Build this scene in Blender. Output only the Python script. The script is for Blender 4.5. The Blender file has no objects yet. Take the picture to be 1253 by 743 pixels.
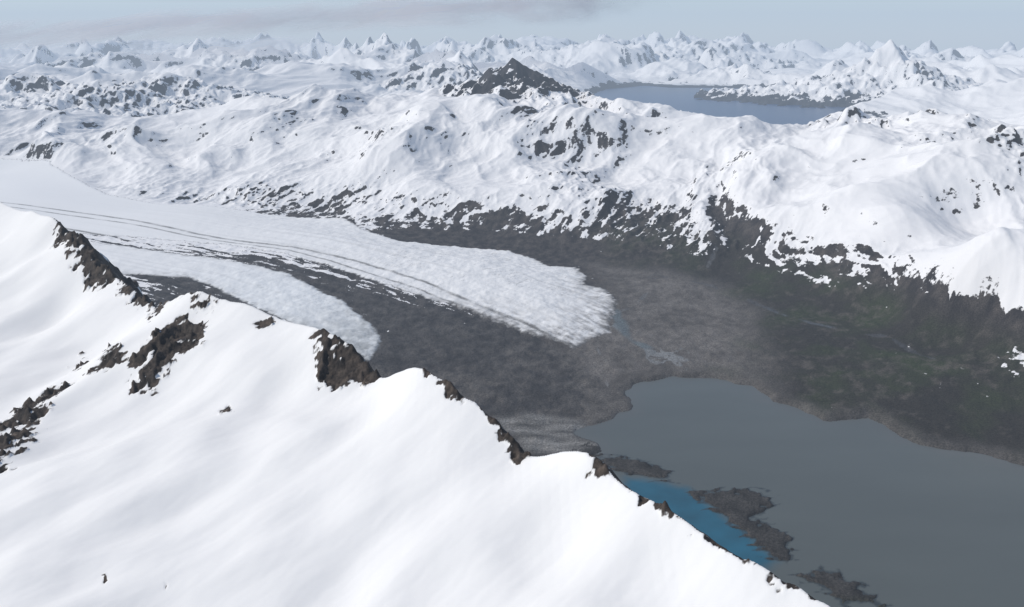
import bpy, math, numpy as np, time
from mathutils import Vector
T0=time.time()
scene=bpy.context.scene
scene.view_settings.view_transform='Standard'
try: scene.view_settings.look='None'
except: pass
scene.view_settings.exposure=0
f32=np.float32
# ---------------- camera maths (1 unit = 100 m) ----------------
FPX=1085.0; P=math.radians(16.5); H=20.0
cp,sp=math.cos(P),math.sin(P)
def ray(u,v):
    a=(u-626.5)/FPX; b=(371.5-v)/FPX
    return (a, cp+b*sp, -sp+b*cp)
def PZ(u,v,z):
    d=ray(u,v); t=(z-H)/d[2]; return (d[0]*t,d[1]*t,z)
def PY(u,v,y):
    d=ray(u,v); t=y/d[1]; return (d[0]*t,y,H+d[2]*t)
# ---------------- noise ----------------
rng=np.random.RandomState(7)
PERM=rng.permutation(256).astype(np.int32); PERM2=np.concatenate([PERM,PERM,PERM])
ANG=rng.rand(256)*2*np.pi; GX=(np.cos(ANG)*1.5).astype(f32); GY=(np.sin(ANG)*1.5).astype(f32)
def pn(x,y,seed=0):
    x=np.asarray(x,dtype=f32)+f32(seed*17.31); y=np.asarray(y,dtype=f32)+f32(seed*7.77)
    fx=np.floor(x); fy=np.floor(y); xi=fx.astype(np.int32)&255; yi=fy.astype(np.int32)&255
    x=x-fx; y=y-fy
    w=x*x*x*(x*(x*6-15)+10); h=y*y*y*(y*(y*6-15)+10)
    p0=PERM2[xi]; p1=PERM2[xi+1]
    k=PERM2[p0+yi]; a=GX[k]*x+GY[k]*y
    k=PERM2[p1+yi]; b=GX[k]*(x-1)+GY[k]*y
    k=PERM2[(p0+yi+1)&255]; c=GX[k]*x+GY[k]*(y-1)
    k=PERM2[(p1+yi+1)&255]; d=GX[k]*(x-1)+GY[k]*(y-1)
    a+=(b-a)*w; c+=(d-c)*w
    return a+(c-a)*h
def fbm(x,y,o=4,seed=0,g=0.5):
    s=0;a=1.0;n=0
    for i in range(o):
        s=s+f32(a)*pn(x*2**i,y*2**i,seed+i*3);n+=a;a*=g
    return s/f32(n)
def ridged(x,y,o=5,seed=0,g=0.5):
    s=0;a=1.0;n=0;w=f32(1.0)
    for i in range(o):
        r=1-np.abs(pn(x*2**i,y*2**i,seed+i*5))*f32(1.6)
        r=np.clip(r,0,1)**2
        s=s+f32(a)*r*w; w=np.clip(r*f32(1.6),f32(.25),f32(1)); n+=a;a*=g
    return s/f32(n)
def arete(x,y,o=5,seed=0,g=0.5):
    s=0;a=1.0;n=0;w=f32(1.0)
    for i in range(o):
        r=np.clip(1-np.abs(pn(x*2**i,y*2**i,seed+i*5))*f32(1.9),0,1)
        s=s+f32(a)*r*w; w=np.clip(r*f32(1.4)+.2,f32(.3),f32(1)); n+=a;a*=g
    return s/f32(n)
def ss(a,b,x):
    t=np.clip((x-f32(a))/f32(b-a),0,1); return t*t*(3-2*t)
# ---------------- fields ----------------
class Grid:
    def __init__(s,x0,x1,y0,y1,d):
        s.x0,s.y0,s.d=x0,y0,d
        s.nx=int((x1-x0)/d)+2; s.ny=int((y1-y0)/d)+2
        s.X,s.Y=np.meshgrid(x0+d*np.arange(s.nx),y0+d*np.arange(s.ny))
    def samp(s,F,x,y):
        F=F.astype(f32)
        a=np.clip((x-s.x0)/s.d,0,s.nx-1.01).astype(f32); b=np.clip((y-s.y0)/s.d,0,s.ny-1.01).astype(f32)
        i=a.astype(np.int32); j=b.astype(np.int32); a=a-i.astype(f32); b=b-j.astype(f32)
        Fr=F.ravel(); k=j*s.nx+i
        return (Fr[k]*(1-a)+Fr[k+1]*a)*(1-b)+(Fr[k+s.nx]*(1-a)+Fr[k+s.nx+1]*a)*b
def rbf(pts,c):
    p=np.array(pts,float); n=len(p)
    D=np.sqrt((p[:,None,0]-p[None,:,0])**2+(p[:,None,1]-p[None,:,1])**2+c*c)
    A=np.zeros((n+1,n+1)); A[:n,:n]=D+np.eye(n)*(-0.02); A[:n,n]=1; A[n,:n]=1
    w=np.linalg.solve(A,np.append(p[:,2],0))
    def f(X,Y):
        o=np.full(X.shape,w[n])
        for k in range(n): o=o+w[k]*np.sqrt((X-p[k,0])**2+(Y-p[k,1])**2+c*c)
        return o
    return f
def sdpoly(poly,X,Y):
    p=[(float(q[0]),float(q[1])) for q in poly]; n=len(p)
    d=np.full(X.shape,1e18); ins=np.zeros(X.shape,bool)
    for i in range(n):
        ax,ay=p[i]; bx,by=p[(i+1)%n]
        ex,ey=bx-ax,by-ay; wx,wy=X-ax,Y-ay
        t=np.clip((wx*ex+wy*ey)/(ex*ex+ey*ey+1e-12),0,1)
        d=np.minimum(d,(wx-ex*t)**2+(wy-ey*t)**2)
        c=((ay>Y)!=(by>Y))
        xx=ax+(Y-ay)*ex/(ey if abs(ey)>1e-9 else 1e-9)
        ins^= c&(X<xx)
    d=np.sqrt(d); return np.where(ins,-d,d)
def dline(pl,X,Y):
    d=np.full(X.shape,1e18); s=np.zeros(X.shape); acc=0; sg=np.zeros(X.shape)
    for i in range(len(pl)-1):
        ax,ay=pl[i][0],pl[i][1]; bx,by=pl[i+1][0],pl[i+1][1]
        ex,ey=bx-ax,by-ay; L=math.hypot(ex,ey); wx,wy=X-ax,Y-ay
        t=np.clip((wx*ex+wy*ey)/(L*L),0,1)
        q=(wx-ex*t)**2+(wy-ey*t)**2; m=q<d
        d=np.where(m,q,d); s=np.where(m,acc+t*L,s); sg=np.where(m,np.sign(ex*wy-ey*wx),sg); acc+=L
    return np.sqrt(d),s,sg
def build(name,V,F,attrs,mat,cols={}):
    used=np.zeros(len(V),bool); used[F.ravel()]=True; u=np.nonzero(used)[0]
    mp=np.zeros(len(V),np.int32); mp[u]=np.arange(len(u),dtype=np.int32)
    V=V[u]; F=mp[F]
    me=bpy.data.meshes.new(name)
    me.vertices.add(len(V)); me.vertices.foreach_set('co',V.astype(f32).ravel())
    nf=len(F); me.loops.add(nf*4); me.loops.foreach_set('vertex_index',F.ravel().astype(np.int32))
    me.polygons.add(nf); me.polygons.foreach_set('loop_start',np.arange(0,nf*4,4,dtype=np.int32))
    me.polygons.foreach_set('use_smooth',np.ones(nf,bool))
    for k,a in attrs.items():
        at=me.attributes.new(k,'FLOAT','POINT'); at.data.foreach_set('value',a[u].astype(f32))
    for k,a in cols.items():
        at=me.attributes.new(k,'FLOAT_COLOR','POINT')
        c=np.ones((len(V),4),f32); c[:,:3]=a[u]; at.data.foreach_set('color',c.ravel())
    me.update(calc_edges=True)
    me.materials.append(mat)
    o=bpy.data.objects.new(name,me); scene.collection.objects.link(o); return o
def gridfaces(nr,nc):
    i=np.arange(nr*nc).reshape(nr,nc)
    return np.stack([i[:-1,:-1],i[:-1,1:],i[1:,1:],i[1:,:-1]],-1).reshape(-1,4)
def tag(o,label):
    o["kind"]="structure"; o["label"]=label; return o
# ---------------- main terrain control points ----------------
C=[]
def c(u,v,z): C.append(PZ(u,v,z))
for q in [
 (820,480,0.1),(1000,560,0.1),(1250,640,0.1),(900,700,0.1),(1150,740,0.1),(700,600,0.1),(700,520,0.15),(640,480,0.35),
 (560,460,0.5),(850,430,0.3),(800,380,0.3),(900,400,0.35),(1000,450,0.4),(1100,500,0.4),(1253,545,0.3),(1253,500,0.7),
 (900,350,0.5),(830,340,0.6),(980,400,0.5),(1100,440,0.8),(1180,440,1.2),(1253,450,1.6),(1350,560,0.8),
 (740,380,0.45),(700,340,0.6),(650,400,0.6),(600,330,1.1),(560,360,1.0),(500,310,1.5),(450,300,1.8),(450,350,1.3),
 (430,400,0.9),(350,290,2.1),(300,330,1.9),(250,270,2.5),(200,300,2.3),(100,240,3.1),(100,290,2.6),(0,210,3.8),(0,260,3.1),(0,300,2.6),(-150,210,4.0),(-150,260,3.3),
 (-150,150,8.5),(-150,110,11),(0,175,6.5),(0,150,8.2),(0,120,10.5),(100,190,5.4),(100,160,7.8),(100,120,10.8),(200,240,2.9),(200,205,4.6),(200,160,7.6),(210,130,10),
 (300,248,2.5),(300,220,4.0),(300,180,6.3),(300,140,9.0),(300,122,10.6),
 (400,255,2.0),(400,225,3.9),(400,195,5.4),(400,150,8.6),(400,125,10.6),
 (500,275,1.6),(500,240,3.6),(500,190,6.5),(500,150,9.2),(500,122,11.3),
 (600,288,1.1),(600,265,2.4),(600,235,4.2),(600,185,7.0),(600,135,10.8),(620,110,12.4),
 (700,305,0.7),(700,270,2.6),(700,235,4.5),(700,185,7.4),(700,150,9.8),(690,122,11.6),
 (800,325,0.6),(800,295,1.8),(800,260,3.3),(800,215,5.6),(800,175,8.0),(780,135,10.4),
 (830,165,8.6),(860,158,8.9),(900,330,0.8),(900,300,2.4),(900,255,4.6),(900,200,7.4),(900,162,9.0),
 (960,158,9.2),(1000,375,0.6),(1000,340,1.7),(1000,300,3.5),(1000,250,5.6),(1000,200,8.0),(1000,160,9.6),
 (1050,160,9.8),(1100,410,0.9),(1100,370,1.9),(1100,320,4.0),(1100,265,6.3),(1100,215,8.2),(1100,165,10.6),(1110,142,11.6),
 (1253,400,3.0),(1253,360,4.6),(1200,395,2.4),(1253,283,7.4),(1400,268,8.4),(1195,312,6.2),(1172,345,4.4),(1253,262,6.2),(1190,268,5.4),(1200,220,8.4),(1253,165,10.8),(1200,155,11.0),(1400,400,4),(1400,180,11)]: c(*q)
for q in [(-20,30,1),(-40,45,2.5),(-60,70,3),(-10,30,0.5),(-70,50,4),(-100,80,5),(60,40,1.5),(20,15,0),(0,15,0),(50,20,.3),(90,60,4),
  (37,68,4.8),(45,70,5.2),(31,68,4.3),
  (0,185,7),(-30,185,7.5),(-70,190,8),(-110,185,9),(30,175,3.5),(50,165,2.5),(40,200,0.5),(70,165,2.5),(90,160,3.5),(90,190,1.5),(-100,240,6),(0,240,4),(100,240,2),(150,160,5)]: C.append(q)
G1=Grid(-230,230,5,300,1.0); BASE=rbf(C,2.5)(G1.X,G1.Y)
G2=Grid(-135,135,12,178,0.35)
def pz(l,z): return [PZ(u,v,z) for u,v in l]
lake_poly=pz([(714,522),(735,516),(752,510),(772,502),(762,480),(782,470),(820,461),(872,463),(920,472),(940,490),(975,500),(1010,514),(1062,512),(1100,535),(1150,548),(1200,555),(1253,570),(1450,610),(1700,900),(1000,1000),(740,800),(690,700),(680,600),(705,560),(735,552),(722,540),(700,530)],0)
gl_main=[PZ(u,v,z) for u,v,z in [(-250,205,4.2),(0,203,4),(60,207,3.8),(130,238,3.1),(200,249,2.8),(260,251,2.6),(330,258,2.4),(420,263,2.1),(440,276,1.9),(490,291,1.7),(560,294,1.5),(620,299,1.2),(655,310,1.0),(672,320,.95),(702,320,.9),(716,332,.85),(714,345,.8),(742,352,.7),(756,368,.7),(746,385,.7),(747,402,.7),(722,410,.65),(702,424,.6),(678,412,.7),(640,404,.8),(600,386,1.0),(560,370,1.2),(500,352,1.5),(450,337,1.7),(400,322,1.9),(340,307,2.2),(280,297,2.4),(220,291,2.6),(150,287,2.7),(90,284,2.8),(0,282,2.9),(-250,290,3.2)]]
gl_side=[PZ(u,v,z) for u,v,z in [(80,298,2.6),(120,296,2.6),(200,306,2.4),(280,318,2.1),(350,333,1.8),(420,366,1.4),(458,396,1.2),(468,414,1.1),(452,436,1.0),(400,408,1.2),(350,388,1.4),(290,362,1.7),(230,338,2.0),(160,334,2.2),(80,340,2.4)]]
mor=[PZ(u,v,z) for u,v,z in [(-60,272,3.1),(60,280,2.9),(150,285,2.7),(220,289,2.6),(340,305,2.2),(450,335,1.7),(560,368,1.2),(640,402,.8),(690,425,.5),(720,455,.3),(772,490,.2),(760,505,.1),(715,520,.1),(650,520,.2),(560,500,.4),(440,460,.9),(300,400,1.5),(100,340,2.4),(0,320,2.6),(-60,300,2.8)]]
flow=[PZ(u,v,z) for u,v,z in [(-300,225,3.8),(0,262,3.1),(150,283,2.8),(330,312,2.2),(480,352,1.5),(600,398,.9),(690,450,.4),(730,500,.1)]]
ravine=[PZ(850,338,.7),PZ(880,318,1.4),PZ(912,288,3.0),PZ(890,262,4.0),PZ(878,235,5.3),PZ(886,208,7.0)]
S_l=sdpoly(lake_poly,G2.X,G2.Y); S_g=sdpoly(gl_main,G2.X,G2.Y); S_s=sdpoly(gl_side,G2.X,G2.Y); S_m=sdpoly(mor,G2.X,G2.Y)
DF,SF,SG=dline(flow,G2.X,G2.Y); DF=DF*SG
RV,_,_=dline(ravine,G2.X,G2.Y)
fj_poly=pz([(715,117),(745,109),(790,105),(820,107),(850,107),(900,108),(945,110),(995,114),(1045,130),(985,155),(930,172),(830,175),(755,145)],0)
G3=Grid(0,260,160,440,1.5); S_f=sdpoly(fj_poly,G3.X,G3.Y)
# ---------------- polar grid ----------------
NC=1200
r=[25.0]
while r[-1]<900:
    q=r[-1]
    if q<60: st=0.17
    elif q<170: st=0.15
    else: st=0.15+(q-170)*0.0034
    r.append(q+st)
r=np.array(r,f32); NR=len(r)
th=np.radians(np.linspace(-38.5,38.5,NC)).astype(f32)
R,T=np.meshgrid(r,th,indexing='ij'); X=R*np.sin(T); Y=R*np.cos(T)
base=G1.samp(BASE,X,Y)
ing=(R<172)
def g2(F): return np.where(ing,G2.samp(F,X,Y),f32(50))
sdl=g2(S_l); sdg=g2(S_g); sds=g2(S_s); sdm=g2(S_m); rv=g2(RV)
fd=G2.samp(DF,X,Y); fs=G2.samp(SF,X,Y)
ig3=(Y>165)&(Y<435)&(X>2)&(X<258); sdf=np.where(ig3,G3.samp(S_f,X,Y),f32(100))
wob=fbm(X/2.2,Y/2.2,4,11)*0.9
wob2=ridged(X/.9,Y/.9,3,12,.5)-.4
sdg_=sdg+wob*0.35+0.35*wob2; sds_=sds+wob*0.4+.25*wob2; sdl_=sdl+wob*0.7
dome_m=ss(9,4,np.sqrt((X-34)**2+((Y-58)/1.1)**2)+1.5*pn(X/5,Y/5,77))
# mountain relief; spurs and gullies run down towards the valley (fall line direction)
wx=X+6*pn(X/26,Y/26,31)+.6*pn(X/4,Y/4,32); wy=Y+6*pn(X/26,Y/26,37)+.6*pn(X/4,Y/4,33)
ax_=wx*np.cos(-.30)+wy*math.sin(-.30); al_=wx*.30+wy*math.cos(-.30)
dome=fbm(wx/17,wy/21,3,5,.42)
rd=arete(wx/26,wy/34,6,3,.42)
rd2=ridged(ax_/8,al_/13,5,9,.5)
rug=ss(-.05,.4,fbm(X/20,Y/26,3,13))
mt=ss(1.5,6.5,base)
icem=np.maximum(ss(0.12,-0.12,sdg_),ss(0.15,-0.15,sds_))
mm=ss(0.5,-0.8,sdm)
flat=np.maximum(np.maximum(ss(2.5,-0.5,sdg),ss(2,-0.5,sds)),mm)
quiet=1-.72*dome_m
amp=mt*(1-flat)*quiet
fine=.45*ridged(ax_/2.3,al_/5,4,21)+.55*ridged(X/2.3,Y/3.1,4,22,.52)-.4
near=base+amp*(dome*2.9+(rd-0.55)*3.9+(rd2-0.42)*(.5+1.2*rug))+(1-flat)*quiet*ss(0.3,2.5,base)*fine*(.07+.40*rug+.40*ss(5.5,3,base))
rvq=np.exp(-((rv+.9*wob)/1.3)**2)*(R<130)
near=near-.9*rvq*ss(.8,2.5,base)
# far terrain: broad overlapping ranges
fx=X+24*pn(X/90,Y/110,41)+5*pn(X/30,Y/40,42); fy=Y+24*pn(X/90,Y/110,43)+5*pn(X/30,Y/40,44)
env=np.interp(R,[150,200,300,400,550,700,950],[12,12.3,14,16,19.5,24,24.5]).astype(f32)
az=np.degrees(T)
env=env*(1-0.24*ss(8,30,np.abs(az+2)))
env=env*(1-.34*ss(2,6,az)*ss(27,22,az)*ss(420,330,R))
a1_=arete(fx/105,fy/150,6,51,.43); a2_=arete(fx/48,fy/70,5,57,.43); a3_=ridged(fx/13,fy/24,4,58,.5)
far=env*(0.56*np.clip((a1_-.32)*1.6,-.1,1.05)+0.42*np.clip((a2_-.34)*1.7,0,1.1)*(.32+1.0*a1_)*(.5+.5*ss(190,300,R))+0.08*a3_+.01)+0.22*env*pn(X/150,Y/150,61)+1.3
far=np.where(far<0.6,0.6+0.2*(far-0.6),far)
k=ss(148,195,R)
z=near*(1-k)+far*k
fw=sdf+5*fbm(X/22,Y/26,5,71)
z=np.where(ig3,np.minimum(z,-0.6+np.maximum(fw,-3)*0.50+np.maximum(fw-10,0)*0.25),z)
pk=np.zeros_like(z)
def peak(u,v,y,s,seed,rk=0.8,nf=4,off=.4,rad=20,sharp=.35,pr=(9,2.5)):
    global z,pk
    px,py,pzv=PY(u,v,y); sc=(y/150)**.85
    rs=np.random.RandomState(seed)
    i0,i1=np.searchsorted(r,[math.hypot(px,py)-rad*sc*1.3,math.hypot(px,py)+rad*sc*1.3]); t=math.atan2(px,py); dt=rad*1.3*sc/math.hypot(px,py)
    j0,j1=np.searchsorted(th,[t-dt,t+dt]); sl=(slice(i0,i1),slice(j0,j1))
    x_,y_=X[sl],Y[sl]
    if x_.size==0: return
    dx=x_-px; dy=y_-py; d0=np.sqrt(dx*dx+dy*dy)
    m_=ss(0,4*sc,d0)
    dx=dx+(3.2*fbm(x_/(6*sc),y_/(6*sc),4,seed)*sc)*m_; dy=dy+(3.2*sc*fbm(x_/(6*sc),y_/(6*sc),4,seed+1))*m_
    g=np.full(x_.shape,f32(-1e9)); fr_=np.zeros(x_.shape,f32)
    for q in range(nf):
        ph=off+q*2*math.pi/nf+rs.uniform(-.35,.35); ww=rs.uniform(.7,1.3)
        v_=ww*(dx*math.cos(ph)+dy*math.sin(ph)); facing=max(0,math.cos(ph-math.radians(-50)))
        m=v_>g; g=np.where(m,v_,g); fr_=np.where(m,f32(.2+.9*facing),fr_)
    h=pzv-s*np.maximum(g,0)+np.maximum(g-3*sc,0)*s*sharp+np.maximum(g-9*sc,0)*s*.22
    h=h+(arete(x_/(4.5*sc),y_/(4.5*sc),5,seed,.5)-.55)*1.7*sc*ss(0,4*sc,d0)
    h=np.where(d0<rad*sc*1.25,h,-9)
    w=ss(-.4*sc,.6*sc,h-z[sl])*ss(pr[0]*sc,pr[1]*sc,d0)
    if rk<0: pk[sl]=pk[sl]*(1-w)+w*rk
    else: pk[sl]=np.maximum(pk[sl],w*rk*fr_)
    z[sl]=np.maximum(z[sl],h)
peak(627,70,150,.90,101,rk=1.1,nf=5,rad=30,sharp=.42,pr=(13,4)); peak(600,82,147,.85,102,rk=1.0,rad=24,sharp=.45,pr=(11,3)); peak(656,86,149,.85,104,rk=1.0,rad=24,sharp=.45,pr=(11,3)); peak(575,96,147,0.65,103,rk=.3,rad=24); peak(690,103,154,0.6,105,rk=.3,rad=24); peak(640,100,143,.8,106,rk=.9,rad=12); peak(612,104,141,.7,108,rk=.8,rad=12); peak(670,110,143,.6,110,rk=.6,rad=12)
peak(540,112,152,0.5,107,rk=.2); peak(1112,136,118,0.5,109,rk=.2,rad=14); peak(790,127,150,0.45,111,rk=.1,rad=14)
peak(1165,58,560,0.6,121,rk=.2); peak(30,86,210,0.6,125,rk=.2); peak(120,97,190,0.5,123,rk=.1); peak(205,88,230,.55,127,rk=.1)
peak(330,55,430,0.6,115,rk=.2); peak(605,42,620,0.6,117,rk=.2); peak(640,48,640,.55,119,rk=.2)
peak(740,44,600,.6,131,rk=.2); peak(470,54,520,.6,133,rk=.2); peak(860,46,640,.55,135,rk=.2);peak(545,73,300,.6,155,rk=.3)
peak(1055,80,318,.6,141,rk=-.1,rad=24); peak(1128,78,325,.6,142,rk=0,rad=24); peak(1090,47,320,1.15,113,rk=-.2,off=.9,rad=30,sharp=.34)
# valley
z=np.where(sdl<12,np.where(sdl_>0,np.minimum(z,0.04+sdl_*0.35+np.maximum(sdl_-1,0)*.3),np.maximum(sdl_*0.25,-0.5)),z)
z=z+(1-ss(1.2,3,base))*(1-k)*ss(0.3,2,sdl_)*0.15*(fbm(X/1.5,Y/1.5,5,81,.6)+0.4*fbm(X/5,Y/5,3,83))
z=z+icem*(0.05*ss(0.1,-.3,np.minimum(sdg_,sds_))+0.34*ss(0,-8,np.minimum(sdg,sds))+0.05*pn(X/9,Y/9,2))
z=z+mm*(1-icem)*ss(0.3,2,sdl_)*(0.09*(ridged(fs/7,fd/1.7,3,91)-.3)*ss(98,80,fs)+.12*fbm(X/1.1,Y/1.1,5,92,.6))
bars=[[(728,556),(765,562),(822,576),(820,588),(775,582),(745,572)],[(846,603),(880,600),(936,602),(944,618),(922,636),(962,655),(970,682),(946,684),(918,660),(884,630)],[(980,704),(1012,699),(1050,714),(1076,740),(1032,738)]]
gb=Grid(-2,24,20,50,0.06); SB=np.minimum.reduce([sdpoly(pz(b,0),gb.X,gb.Y) for b in bars])
bn=ridged(gb.X/1.3,gb.Y/.7,4,205,.55); SB2=SB+.85*(0.36-bn)+.30*fbm(gb.X/.3,gb.Y/.3,4,207,.6)
inb=(X>-1.9)&(X<23.8)&(Y>20.2)&(Y<49.8)
sb=np.where(inb,gb.samp(SB2,X,Y),f32(9))
z=np.where((sb<.5)&(sdl<3),np.maximum(z,np.minimum(-sb*.6,.06)),z)
V=np.stack([X,Y,z],-1)
N=np.cross(np.gradient(V,axis=1),np.gradient(V,axis=0)); N/=np.linalg.norm(N,axis=-1,keepdims=True)+1e-12
N*=np.sign(N[...,2:3]+1e-9)
slope=np.sqrt(N[...,0]**2+N[...,1]**2)/np.maximum(N[...,2],.05)
se=N[...,0]*.8-N[...,1]*.6
print('relief',time.time()-T0)
# ---------------- snow field ----------------
n1=fbm(wx/8,wy/12,4,151)
n2=.6*fbm(ax_/1.2,al_/3.6,5,153,0.66)+.55*fbm(X/1.1,Y/1.8,4,154,0.7)
snl=2.8+0.8*pn(X/30,Y/30,161)+0.5*ss(0,50,X)-2.0*ss(-15,-50,X)
gul=ss(.62,.86,ridged(ax_/2.2,al_/12,3,158,.5))
lowz=ss(5.0,3.0,z)
S=np.clip((z-snl)*0.34,-1.6,0.84)+0.5*n1+(1.5+.7*lowz)*n2-1.0*ss(.50,1.05,slope)-.55*np.clip(se,0,1)*ss(.25,.7,slope)-.34*rug+.42-1.9*np.where(pk>0,pk*np.clip(.60+3.2*n2,0,1.5),pk)
S=S+.65*gul*ss(1.0,2.0,z)*ss(4.8,3.4,z)-.15*ss(4.6,3.2,z)-.75*rvq*ss(6.5,4.0,z)
S=S+.75*dome_m*ss(3.0,4.2,z)-.5*dome_m*ss(3.4,2.6,z)
n4=fbm(X/4.0,Y/9,5,172,.68)
Sfar=1.02+0.4*fbm(X/24,Y/24,4,171,0.6)+1.2*n4-.9*ss(.4,1.1,slope)-.6*np.clip(se,0,1)*ss(.25,.7,slope)+np.clip((z-3)*0.3,-1.2,0.25)-1.0*pk
Sfar=Sfar-1.0*ss(18,5,sdf)*ss(2.0,.6,z+2.4*n1)*(R>180)
S=S*(1-k)+Sfar*k
streak=fbm(fs/16,fd/0.8,5,181,0.6)
st2=fbm(fs/2.0,fd/0.42,4,183,.6)
Sm=-0.02+1.9*st2+1.8*streak-1.2*ss(62,94,fs)-1.0*ss(94,108,fs)+.75*ss(4.0,0,sdg)
S=np.where(mm*(1-icem)>0.5,Sm,S)
S=np.where((sdl_<0.6)|(sb<.6),-1.5,S)
low=(z<1.4)&(R<130)&(icem<.5)&(mm<.5)
S=np.where(low,np.minimum(S,-0.72+1.25*n2+0.5*n1+.50*ss(22,50,X)),S)
# ---------------- albedo ----------------
def col(a): return np.array(a,f32)
def mix(A,B,t): return A*(1-t[...,None])+B*t[...,None]
ZERO=np.zeros(X.shape+(3,),f32)
nA=fbm(X/4,Y/4,5,191); nB=fbm(X/0.9,Y/1.1,4,193,.65); nC=fbm(X/10,Y/10,4,195)
rock=mix(col([.026,.023,.024])+ZERO,col([.080,.069,.062]),np.clip(.42+1.5*nB+.5*nA,0,1))
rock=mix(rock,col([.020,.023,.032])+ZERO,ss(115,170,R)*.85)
veg=mix(col([.030,.027,.023])+ZERO,col([.034,.044,.020]),np.clip(.25+1.6*nA+.8*nC,0,1))
veg=mix(veg,col([.105,.091,.078]),np.clip(1.5*nB+.9*nC-.10,0,.7))
grav=mix(col([.088,.080,.073])+ZERO,col([.180,.165,.150]),np.clip(.42+1.0*nB+.8*nA,0,1))
oc=pz([(690,425),(745,380),(735,350),(715,325),(790,335),(870,350),(930,385),(930,430),(940,475),(870,463),(800,463),(765,480),(770,500),(740,515),(700,522),(640,520),(660,470)],0)
sdo=g2(sdpoly(oc,G2.X,G2.Y))+2.5*nA+1.5*nB
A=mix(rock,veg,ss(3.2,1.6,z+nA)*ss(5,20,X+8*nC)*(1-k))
A=mix(A,grav,ss(1.8,-2.2,sdo))
mcol=mix(col([.038,.036,.037])+ZERO,col([.098,.091,.086]),np.clip(.42+1.5*streak*(1-.7*ss(75,95,fs))+.9*nB+.5*nA,0,1))
A=mix(A,mcol,mm*0.95)
A=mix(A,grav*.75,mm*ss(-.1,.3,nA+.4*nB)*ss(92,112,fs)*.7)
A=mix(A,grav*0.8,ss(1.6,.1,sdl_)*(sdl<5)*0.7)
mf=g2(sdpoly(pz([(610,518),(660,512),(722,520),(738,552),(700,562),(640,556)],0),G2.X,G2.Y))+.5*nA+.3*nB
A=mix(A,(col([.17,.165,.155])+ZERO)*(1+1.2*fbm(X/2.5,Y/.7,3,196)[...,None]),ss(.5,-.3,mf)*.85)
A=mix(A,(col([.042,.039,.036])+ZERO)*(1+1.2*nB[...,None]),(sb<.8)*f32(.95))
A=mix(A,col([.050,.066,.030]),(sb<.8)*ss(29,27,Y)*f32(.85))
def stream(pts,w,c_,op=.85,am=.5):
    global A
    q,_,_=dline(pz(pts,.4),G2.X,G2.Y); q=g2(q); q=np.abs(q+am*nA+.12*nB)
    A=mix(A,col(c_),ss(w*1.5,w*.6,q)*op*(icem<.5)*(sdl_>-.2))
for off in (0,7,-8,3,14):
    stream([(744,388),(760,405),(775+off,420),(800,428+off),(835,438-off),(868+off,456),(880+off,468)],.08,(.21,.215,.215),am=.8+.03*off)
stream([(750,380),(760,398),(768,412),(792,424)],.40,(.12,.145,.155),.9,.6)
stream([(730,425),(745,445),(742,470),(770,478)],.10,(.20,.195,.19))
stream([(700,430),(715,455),(735,478),(765,482)],.10,(.17,.17,.17))
stream([(905,285),(880,318),(858,340),(830,350),(800,352),(775,375),(752,384)],.10,(.14,.145,.15),.5)
stream([(800,340),(860,348),(930,372),(1010,400),(1090,420),(1140,450)],.12,(.085,.09,.10),.45,1.0)
stream([(935,375),(980,392),(1015,402)],.16,(.10,.115,.13),.6)
icec=mix(col([.82,.815,.80])+ZERO,col([.87,.865,.85]),np.clip(.5+1.0*streak,0,1))
fl=fbm(fs/30,fd/.55,4,184,.6)
icec=icec*(1-.12*ss(.05,.35,fl)[...,None]*ss(40,80,fs)[...,None])
icec=mix(icec,col([.24,.23,.22]),np.clip(ss(-5.5,-0.2,sdg_)*ss(90,103,fs)*(.40+1.5*st2+1.2*nB),0,1)*.9)
icec=mix(icec,col([.11,.105,.10]),ss(-.9,.1,sdg_)*ss(84,100,fs)*np.clip(.85+1.5*nB,0,1))
cr=ss(.87,.98,1-np.abs(pn(fs/.5+1.6*pn(X/5,Y/5,3)+.2*fd,fd/3.2,211))*1.6)*ss(.05,.4,pn(fs/5,fd/3,212)+.12)
icec=icec*(1-0.33*cr[...,None]*ss(66,92,fs)[...,None])  # crevasse shadows painted into the ice colour as darker lines
icec=mix(icec,col([.85,.85,.84]),ss(62,25,fs+10*nC))
icec=mix(icec,col([.74,.79,.81])+ZERO,(sds_<sdg_)*ss(60,90,fs)*f32(.4))
dl=ss(.28,.04,np.abs(fd-3.4-1.2*pn(fs/25,fs*0,5)))*ss(20,45,fs)*.9+ss(.20,.02,np.abs(fd-2.2-1.2*pn(fs/22,fs*0,6)))*.9+ss(.34,.05,np.abs(fd+1.4-.8*pn(fs/22,fs*0,7)))*.9
dl=dl+ss(1.2,.1,np.minimum(np.abs(sds_),99))*(sds_<sdg_)*.4*np.clip(.4+2*nB,0,1)
icec=mix(icec,col([.14,.135,.13]),np.clip(dl*(.8+1.5*st2),0,.85))
A=mix(A,icec,icem); S=np.where(icem>.5,-1.2,S)
print('colour',time.time()-T0)
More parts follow.
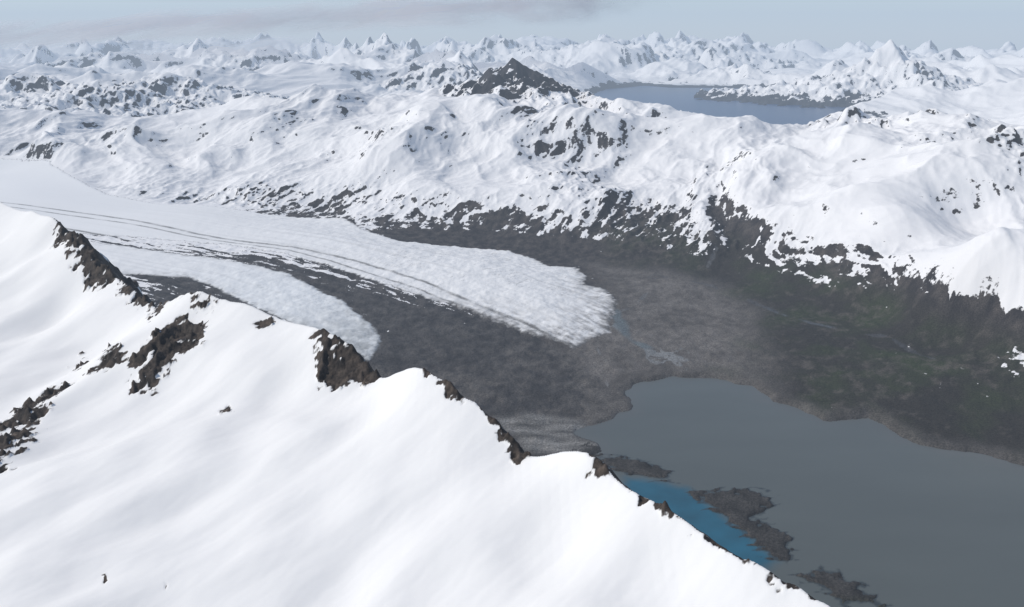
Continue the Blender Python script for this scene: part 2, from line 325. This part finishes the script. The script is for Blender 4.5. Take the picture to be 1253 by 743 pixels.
# ---------------- materials ----------------
def newmat(n):
    m=bpy.data.materials.new(n); m.use_nodes=True; nt=m.node_tree; nt.nodes.clear(); return m,nt
def terr_mat(name,s1,s2,snow=(.84,.83,.82),bump=.4,bdist=.05,samp=.55,snowbump=None,lo=.4,hi=1.6):
    m,nt=newmat(name); N_=nt.nodes.new; L=nt.links.new
    out=N_('ShaderNodeOutputMaterial'); b=N_('ShaderNodeBsdfPrincipled'); b.inputs['Roughness'].default_value=.8
    b.inputs['Specular IOR Level'].default_value=.15
    L(b.outputs[0],out.inputs[0])
    geo=N_('ShaderNodeNewGeometry')
    a=N_('ShaderNodeAttribute'); a.attribute_name='alb'; s=N_('ShaderNodeAttribute'); s.attribute_name='snow'
    n=N_('ShaderNodeTexNoise'); n.inputs['Scale'].default_value=s1; n.inputs['Detail'].default_value=6; n.inputs['Roughness'].default_value=.65
    L(geo.outputs['Position'],n.inputs['Vector'])
    ma=N_('ShaderNodeMath'); ma.operation='MULTIPLY_ADD'; L(n.outputs[0],ma.inputs[0]); ma.inputs[1].default_value=samp*2; ma.inputs[2].default_value=-samp
    ad=N_('ShaderNodeMath'); L(s.outputs['Fac'],ad.inputs[0]); L(ma.outputs[0],ad.inputs[1])
    mr=N_('ShaderNodeMapRange'); mr.interpolation_type='SMOOTHSTEP'; mr.inputs[1].default_value=-.07; mr.inputs[2].default_value=.09; L(ad.outputs[0],mr.inputs[0])
    n2=N_('ShaderNodeTexNoise'); n2.inputs['Scale'].default_value=s2; n2.inputs['Detail'].default_value=4; n2.inputs['Roughness'].default_value=.7
    L(geo.outputs['Position'],n2.inputs['Vector'])
    r2=N_('ShaderNodeMapRange'); r2.inputs[1].default_value=.3; r2.inputs[2].default_value=.7; r2.inputs[3].default_value=lo; r2.inputs[4].default_value=hi; L(n2.outputs[0],r2.inputs[0])
    vm=N_('ShaderNodeVectorMath'); vm.operation='SCALE'; L(a.outputs['Color'],vm.inputs[0]); L(r2.outputs[0],vm.inputs['Scale'])
    sx=N_('ShaderNodeRGBToBW'); L(a.outputs['Color'],sx.inputs[0])
    rr=N_('ShaderNodeMapRange'); rr.inputs[1].default_value=.2; rr.inputs[2].default_value=.5; rr.inputs[4].default_value=.97; L(sx.outputs[0],rr.inputs[0])
    m0=N_('ShaderNodeMix'); m0.data_type='RGBA'; L(rr.outputs[0],m0.inputs[0]); L(vm.outputs[0],m0.inputs[6]); L(a.outputs['Color'],m0.inputs[7])
    mx=N_('ShaderNodeMix'); mx.data_type='RGBA'; L(mr.outputs[0],mx.inputs[0]); L(m0.outputs[2],mx.inputs[6]); mx.inputs[7].default_value=(*snow,1)
    L(mx.outputs[2],b.inputs['Base Color'])
    bs=N_('ShaderNodeMapRange'); bs.inputs[3].default_value=bump; bs.inputs[4].default_value=snowbump if snowbump is not None else bump*.3; L(mr.outputs[0],bs.inputs[0])
    bm=N_('ShaderNodeBump'); bm.inputs['Distance'].default_value=bdist; L(bs.outputs[0],bm.inputs['Strength']); L(n2.outputs[0],bm.inputs['Height'])
    L(bm.outputs[0],b.inputs['Normal'])
    return m
m_terr=terr_mat('terrain_snow_and_rock',3.2,11.0,bump=.8,bdist=.07,samp=.6,snowbump=.04,lo=.35,hi=1.65)
m_far=terr_mat('distant_snow_and_rock',.9,1.2,bump=.3,bdist=.3,samp=.65)
m_ice=terr_mat('glacier_ice',2.5,6.0,bump=.08,bdist=.03)
F=gridfaces(NR,NC); Vf=V.reshape(-1,3); Sf=S.ravel(); Af=A.reshape(-1,3)
zone=np.zeros(X.shape,np.int8)
zone[(z>1.4)&(mm<.5)]=1
zone[R>172]=2
zone[(mm>=.5)]=3
zone[icem>.5]=4
zone[(zone==4)&(sds_<sdg_)]=5
fz=zone.ravel()[F[:,0]]
for i,(nm,mt_,lb) in enumerate([('ground',m_terr,'grey gravel outwash plain with dark green brown brush'),
   ('mountain_range',m_terr,'snow covered mountain range with dark rock outcrops'),
   ('distant_mountains',m_far,'hazy snowy mountain ranges around a deep blue fjord'),
   ('moraine',m_terr,'dark grey rubble moraine streaked with old snow'),
   ('glacier',m_ice,'broad white grey glacier tongue ending on gravel plain'),
   ('side_glacier',m_ice,'narrow pale ice tongue between dark moraine bands')]):
    f=F[fz==i]
    if len(f): tag(build(nm,Vf,f,{'snow':Sf},mt_,{'alb':Af}),lb)
# ---------------- water ----------------
def water_mat(name,rough=.3,spec=.25):
    m,nt=newmat(name); N_=nt.nodes.new; L=nt.links.new
    out=N_('ShaderNodeOutputMaterial'); b=N_('ShaderNodeBsdfPrincipled'); b.inputs['Roughness'].default_value=rough
    b.inputs['Specular IOR Level'].default_value=spec
    geo=N_('ShaderNodeNewGeometry')
    a=N_('ShaderNodeAttribute'); a.attribute_name='alb'; L(a.outputs['Color'],b.inputs['Base Color'])
    n=N_('ShaderNodeTexNoise'); n.inputs['Scale'].default_value=12; n.inputs['Detail'].default_value=4; L(geo.outputs['Position'],n.inputs['Vector'])
    bm=N_('ShaderNodeBump'); bm.inputs['Strength'].default_value=.15; bm.inputs['Distance'].default_value=.01; L(n.outputs[0],bm.inputs['Height']); L(bm.outputs[0],b.inputs['Normal'])
    L(b.outputs[0],out.inputs[0]); return m
m_w=water_mat('lake_water')
gx,gy=np.meshgrid(np.linspace(-2,60,900),np.linspace(14,56,600)); gs=G2.samp(S_l,gx,gy)
wc=np.zeros(gx.shape+(3,),f32)+col([.099,.112,.106])
wc=wc*(1+.12*fbm(gx/9,gy/3,4,231)[...,None])
bl=sdpoly(pz([(765,584),(800,588),(840,597),(880,626),(925,658),(950,688),(900,715),(850,690),(800,650),(760,610)],0),gx,gy)+.25*fbm(gx/.9,gy/.9,4,233)
wc=mix(wc,col([.012,.105,.165])*(1+.35*fbm(gx/1.5,gy/1.5,3,234)[...,None]),ss(.4,-.5,bl)*.95)
ib=(gx>-1.9)&(gx<23.8)&(gy>20.2)&(gy<49.8)
sbs=np.where(ib,gb.samp(SB2,gx,gy),9)
wc=mix(wc,col([.030,.038,.040]),ss(.22,.05,sbs)*.9)
wc=mix(wc,col([.12,.12,.115]),ss(-1.2,0,gs+.5*fbm(gx/1.5,gy/1.5,3,237))*.4)
Vw=np.stack([gx,gy,np.zeros_like(gx)],-1).reshape(-1,3); Fw=gridfaces(*gx.shape); Fw=Fw[(gs.ravel()[Fw]<1.6).all(1)]
tag(build('lake',Vw,Fw,{},m_w,{'alb':wc.reshape(-1,3)}),'grey silty meltwater lake with clear blue shallows')
gx,gy=np.meshgrid(np.linspace(5,255,120),np.linspace(170,430,120)); gs=G3.samp(S_f,gx,gy)
Vw=np.stack([gx,gy,np.zeros_like(gx)-.05],-1).reshape(-1,3); Fw=gridfaces(*gx.shape); Fw=Fw[(gs.ravel()[Fw]<14).all(1)]
wc=np.zeros(gx.shape+(3,),f32)+col([.006,.042,.125])
tag(build('fjord_water',Vw,Fw,{},m_w,{'alb':wc.reshape(-1,3)}),'calm blue fjord enclosed by snowy mountains')
# ---------------- foreground ridge ----------------
RL=[(-400,215,58),(-120,238,45),(0,247,38),(40,258,34),(66,267,32),(100,290,29.5),(150,345,26.5),(190,376,24.2),(225,360,23),(245,356,22.6),(300,371,21.5),(345,391,20.5),(398,404,19),(430,424,18.3),(460,462,17.4),(488,455,16.6),(512,449,16),(560,480,15),(610,518,14.1),(642,559,13.3),(690,552,12.7),(725,555,12.2),(770,600,11.4),(840,638,10.5),(900,678,9.8),(960,708,9.3),(1020,743,8.8),(1110,800,8.1),(1280,900,7.1)]
ridge=[PY(*q) for q in RL]
FC=list(ridge)+[PY(*q) for q in [(0,743,12),(150,743,11.6),(300,743,11.2),(450,743,10.9),(600,743,10.4),(750,743,9.9),(880,743,9.3),(960,743,9.0),
 (0,600,15.4),(150,600,14.9),(300,600,14.1),(380,600,13.9),(450,600,13.5),(550,600,12.7),(640,600,12.3),(710,600,11.9),
 (0,670,13.4),(200,670,12.9),(400,670,12.2),(600,670,11.4),(750,670,10.6),(830,670,10.3),
 (0,500,20),(100,500,19.3),(200,500,18),(300,500,17.2),(400,510,16.4),(470,500,15.7),(540,530,14.2),
 (0,430,24.5),(100,430,23),(200,420,21),(300,430,19.3),(370,440,18.5),(240,395,21.6),
 (0,350,29),(80,350,27.5),(0,300,33),(55,300,31),(120,380,25),(60,390,26.4),
 (0,850,10),(400,850,9),(800,850,8.0),(-200,500,20),(-200,350,31),(-200,700,13)]]
FH=rbf(FC,0.5)
fr=[4.5]
while fr[-1]<60: fr.append(fr[-1]*1.0027)
fr=np.array(fr,f32); ft=np.radians(np.linspace(-42,50,1100)).astype(f32)
FR,FT=np.meshgrid(fr,ft,indexing='ij'); fX=FR*np.sin(FT); fY=FR*np.cos(FT)
g4=Grid(-48,48,0,62,0.14)
HF=FH(g4.X,g4.Y); fz_=g4.samp(HF,fX,fY)
front=[(a,b) for a,b,_ in ridge]+[(14,-20),(-120,-20),(-120,60)]
SDR=sdpoly(front,g4.X,g4.Y); d=g4.samp(SDR,fX,fY)
def hitF(u,v):
    dr=ray(u,v); ys=np.linspace(7,58,3000); t=ys/dr[1]
    hh=g4.samp(HF,dr[0]*t,ys)-np.maximum(g4.samp(SDR,dr[0]*t,ys),0)*1.5
    gap=H+dr[2]*t-hh
    i=np.argmax(gap<=0) if (gap<=0).any() else np.argmin(gap)
    return (dr[0]*t[i],ys[i])
rocks=[[(65,270),(85,276),(115,300),(140,325),(152,346),(128,351),(104,347),(88,318),(70,295)],
 [(230,358),(262,360),(258,386),(234,384)],[(163,476),(160,448),(185,415),(222,396),(252,390),(248,420),(215,438),(186,476)],
 [(82,454),(104,422),(110,436),(94,454)],[(114,464),(132,430),(162,424),(150,452),(126,464)],
 [(-5,540),(16,503),(56,478),(86,474),(64,507),(34,528)],[(-20,566),(-5,542),(36,526),(40,545),(12,574),(-20,584)],
 [(385,468),(388,430),(400,404),(432,420),(464,462),(440,468),(410,474)],
 [(165,350),(180,362),(200,374),(192,384),(172,366)],[(312,402),(318,393),(330,395),(322,402)],[(275,493),(279,487),(282,492),(279,497)],[(212,400),(222,385),(240,376),(232,400)]]
tiny=[[(127,720),(128,706),(131,706),(130,720)],[(199,732),(202,714),(205,716),(203,730)]]
rk=np.full(fX.shape,f32(9.0))
for pl in rocks+tiny:
    w=[hitF(*q) for q in pl]
    xs=[a for a,b in w]; ys=[b for a,b in w]
    m=(fX>min(xs)-2)&(fX<max(xs)+2)&(fY>min(ys)-2)&(fY<max(ys)+2)
    q=np.full(fX.shape,f32(9.0)); q[m]=sdpoly(w,fX[m],fY[m])*(1 if pl in rocks else 3)+(0 if pl in rocks else .06); rk=np.minimum(rk,q)
def strip(idx,w):
    global rk
    q,_,_=dline([ridge[i] for i in idx],fX,fY); rk=np.minimum(rk,q-w)
strip([16,17],.10); strip([17,18,19],.12); strip([21,22,23],.045); strip([23,24],.02); strip([24,25,26,27],.07); strip([12,13,14],.2); strip([6,7],.15); strip([8,9],.08)
fn=fbm(fX/.9,fY/.9,5,301,.6); fn2=fbm(fX/.25,fY/.25,4,303,.6)
scale=np.clip(FR/16,.5,2)
rock_s=np.clip(-rk/scale,-9,.17)+0.36*fn+0.34*fn2-0.04
rmask=ss(-.05,.12,rock_s)
a1=fX*.8+fY*.6; b1=-fX*.6+fY*.8
rolls=0.34*pn(a1/4.2,b1/3.0,313)+0.17*pn(a1/2.2,b1/1.6,311)+.06*pn(a1/1.3,b1/.9,312)
fz2=fz_+rolls*ss(.1,2.0,-d)+0.016*fbm(a1/.9,b1/.4,3,315,.5)
fz2=fz2+rmask*(0.30*(ridged(fX/.8,fY/.8,5,317,.6)-.35)*scale**.7)*ss(.6,-.1,d)
dw=d+0.06*fbm(fX/.7,fY/.7,4,321)*ss(-.1,.2,rock_s+.2)
db=np.maximum(dw,0)
fz2=np.where(dw>0,fz2-1.45*db-0.35*db*ss(0,.4,db)+(ridged(fX/2.2,fY/2.2,5,331)-.35)*1.3*ss(0,2.5,db)+ss(0,.5,db)*.15*fn,fz2)
fS=np.where(dw>0.02,np.minimum(-rock_s*1.0,-.25+1.2*fn),-rock_s*3)
fS=np.clip(fS,-1.5,1.5)
fA=mix(col([.018,.016,.015])+np.zeros(fX.shape+(3,),f32),col([.080,.063,.051]),np.clip(.42+1.3*fn2+.6*fn,0,1))
m_fg=terr_mat('ridge_snow_and_rock',6.0,9.0,snow=(.84,.83,.81),bump=.6,bdist=.03,samp=.20,snowbump=.05)
FF=gridfaces(*fX.shape); fv=np.stack([fX,fY,fz2],-1).reshape(-1,3)
FF=FF[(fv[:,2][FF]>-1.0).any(1)]
tag(build('snowy_ridge',fv,FF,{'snow':fS.ravel()},m_fg,{'alb':fA.reshape(-1,3)}),'smooth white snow ridge with brown rock outcrops')
# ---------------- air (aerial haze imitated by a faintly glowing volume) ----------------
def boxmesh(name,x0,x1,y0,y1,z0,z1,mat):
    vs=[(x,y,zz) for x in(x0,x1) for y in(y0,y1) for zz in(z0,z1)]
    fs_=[(0,1,3,2),(4,6,7,5),(0,4,5,1),(2,3,7,6),(0,2,6,4),(1,5,7,3)]
    me=bpy.data.meshes.new(name); me.from_pydata(vs,[],fs_); me.materials.append(mat)
    o=bpy.data.objects.new(name,me); scene.collection.objects.link(o); return o
m,nt=newmat('glowing_haze'); out=nt.nodes.new('ShaderNodeOutputMaterial')
ab=nt.nodes.new('ShaderNodeVolumeAbsorption'); em=nt.nodes.new('ShaderNodeEmission'); ads=nt.nodes.new('ShaderNodeAddShader')
SG_=0.0013
ab.inputs['Color'].default_value=(0,0,0,1); ab.inputs['Density'].default_value=SG_
em.inputs['Color'].default_value=(.46,.56,.71,1); em.inputs['Strength'].default_value=SG_  # emission stands in for sunlight scattered by the haze
nt.links.new(ab.outputs[0],ads.inputs[0]); nt.links.new(em.outputs[0],ads.inputs[1]); nt.links.new(ads.outputs[0],out.inputs['Volume'])
tag(boxmesh('sky',-1200,1200,-60,1400,-4,60,m),'pale blue glow imitating haze over the mountains')
# ---------------- cloud sheets ----------------
m,nt=newmat('thin_cloud'); N_=nt.nodes.new; L=nt.links.new
out=N_('ShaderNodeOutputMaterial'); df=N_('ShaderNodeBsdfTranslucent'); tr=N_('ShaderNodeBsdfTransparent'); mxs=N_('ShaderNodeMixShader')
a=N_('ShaderNodeAttribute'); a.attribute_name='cover'; ac=N_('ShaderNodeAttribute'); ac.attribute_name='alb'
L(ac.outputs['Color'],df.inputs[0]); L(a.outputs['Fac'],mxs.inputs[0]); L(tr.outputs[0],mxs.inputs[1]); L(df.outputs[0],mxs.inputs[2]); L(mxs.outputs[0],out.inputs[0])
def cloud(path,dep,rise,seed,op,label,c0,c1):
    p=np.array([PY(*q) for q in path]); n=len(p)
    ta,tb=np.meshgrid(np.linspace(0,n-1.001,300),np.linspace(-1,1,70),indexing='ij')
    i=ta.astype(int); f=(ta-i)[...,None]; B=p[i]*(1-f)+p[i+1]*f
    nn=fbm(ta*.9,tb*.8,4,seed); ne=fbm(ta*3,tb*1.6,5,seed+3)
    B=B+np.stack([0*tb,tb*dep,tb*rise+nn*rise*.2],-1)
    end=ss(0,1.0,ta)*ss(n-1,n-2.2,ta)
    cov=ss(1.0,.0,np.abs(tb)-.40*nn-.30*ne)*op*np.clip(.85+.7*nn+.4*ne,0,1)*ss(1,.6,np.abs(tb))*(.1+.9*end)
    cc=mix(col(c0)+np.zeros(ta.shape+(3,),f32),col(c1),np.clip(.5+.7*tb+.8*nn,0,1))
    tag(build('cloud',B.reshape(-1,3),gridfaces(*ta.shape),{'cover':cov.ravel()},m,{'alb':cc.reshape(-1,3)}),label)
cloud([(-120,50,520),(0,42,500),(120,34,490),(250,26,470),(400,18,450),(560,10,420),(700,3,400),(800,-14,390)],60,12,401,1.0,'long thin grey cloud streak above snowy peaks',(.66,.63,.63),(.93,.90,.89))
cloud([(-140,60,700),(0,62,680),(100,64,660),(220,62,640),(330,60,640),(420,64,640)],90,12,411,.9,'soft whitish cloud bank over far peaks',(.97,.97,.97),(.98,.98,.98))
# ---------------- light ----------------
el=math.radians(43); azm=math.radians(-86)
sd=Vector((math.sin(azm)*math.cos(el),math.cos(azm)*math.cos(el),math.sin(el)))
sun=bpy.data.lights.new('sun','SUN'); sun.energy=3.35; sun.angle=math.radians(.53); sun.color=(1,.945,.87)
so=bpy.data.objects.new('sun',sun); so.rotation_euler=sd.to_track_quat('Z','Y').to_euler(); scene.collection.objects.link(so)
w=bpy.data.worlds.new('World'); scene.world=w; w.use_nodes=True; nt=w.node_tree
bg=nt.nodes['Background']; sky=nt.nodes.new('ShaderNodeTexSky'); sky.sky_type='NISHITA'; sky.sun_disc=False
sky.sun_elevation=el; sky.sun_rotation=azm%(2*math.pi); sky.altitude=2000
nt.links.new(sky.outputs[0],bg.inputs[0]); bg.inputs[1].default_value=.115
cam=bpy.data.cameras.new('camera'); cam.lens=FPX/1253*36; cam.sensor_width=36; cam.clip_start=.1; cam.clip_end=4000
co=bpy.data.objects.new('camera',cam); co.location=(0,0,H); co.rotation_euler=(math.pi/2-P,0,0); scene.collection.objects.link(co); scene.camera=co
print('done',time.time()-T0)
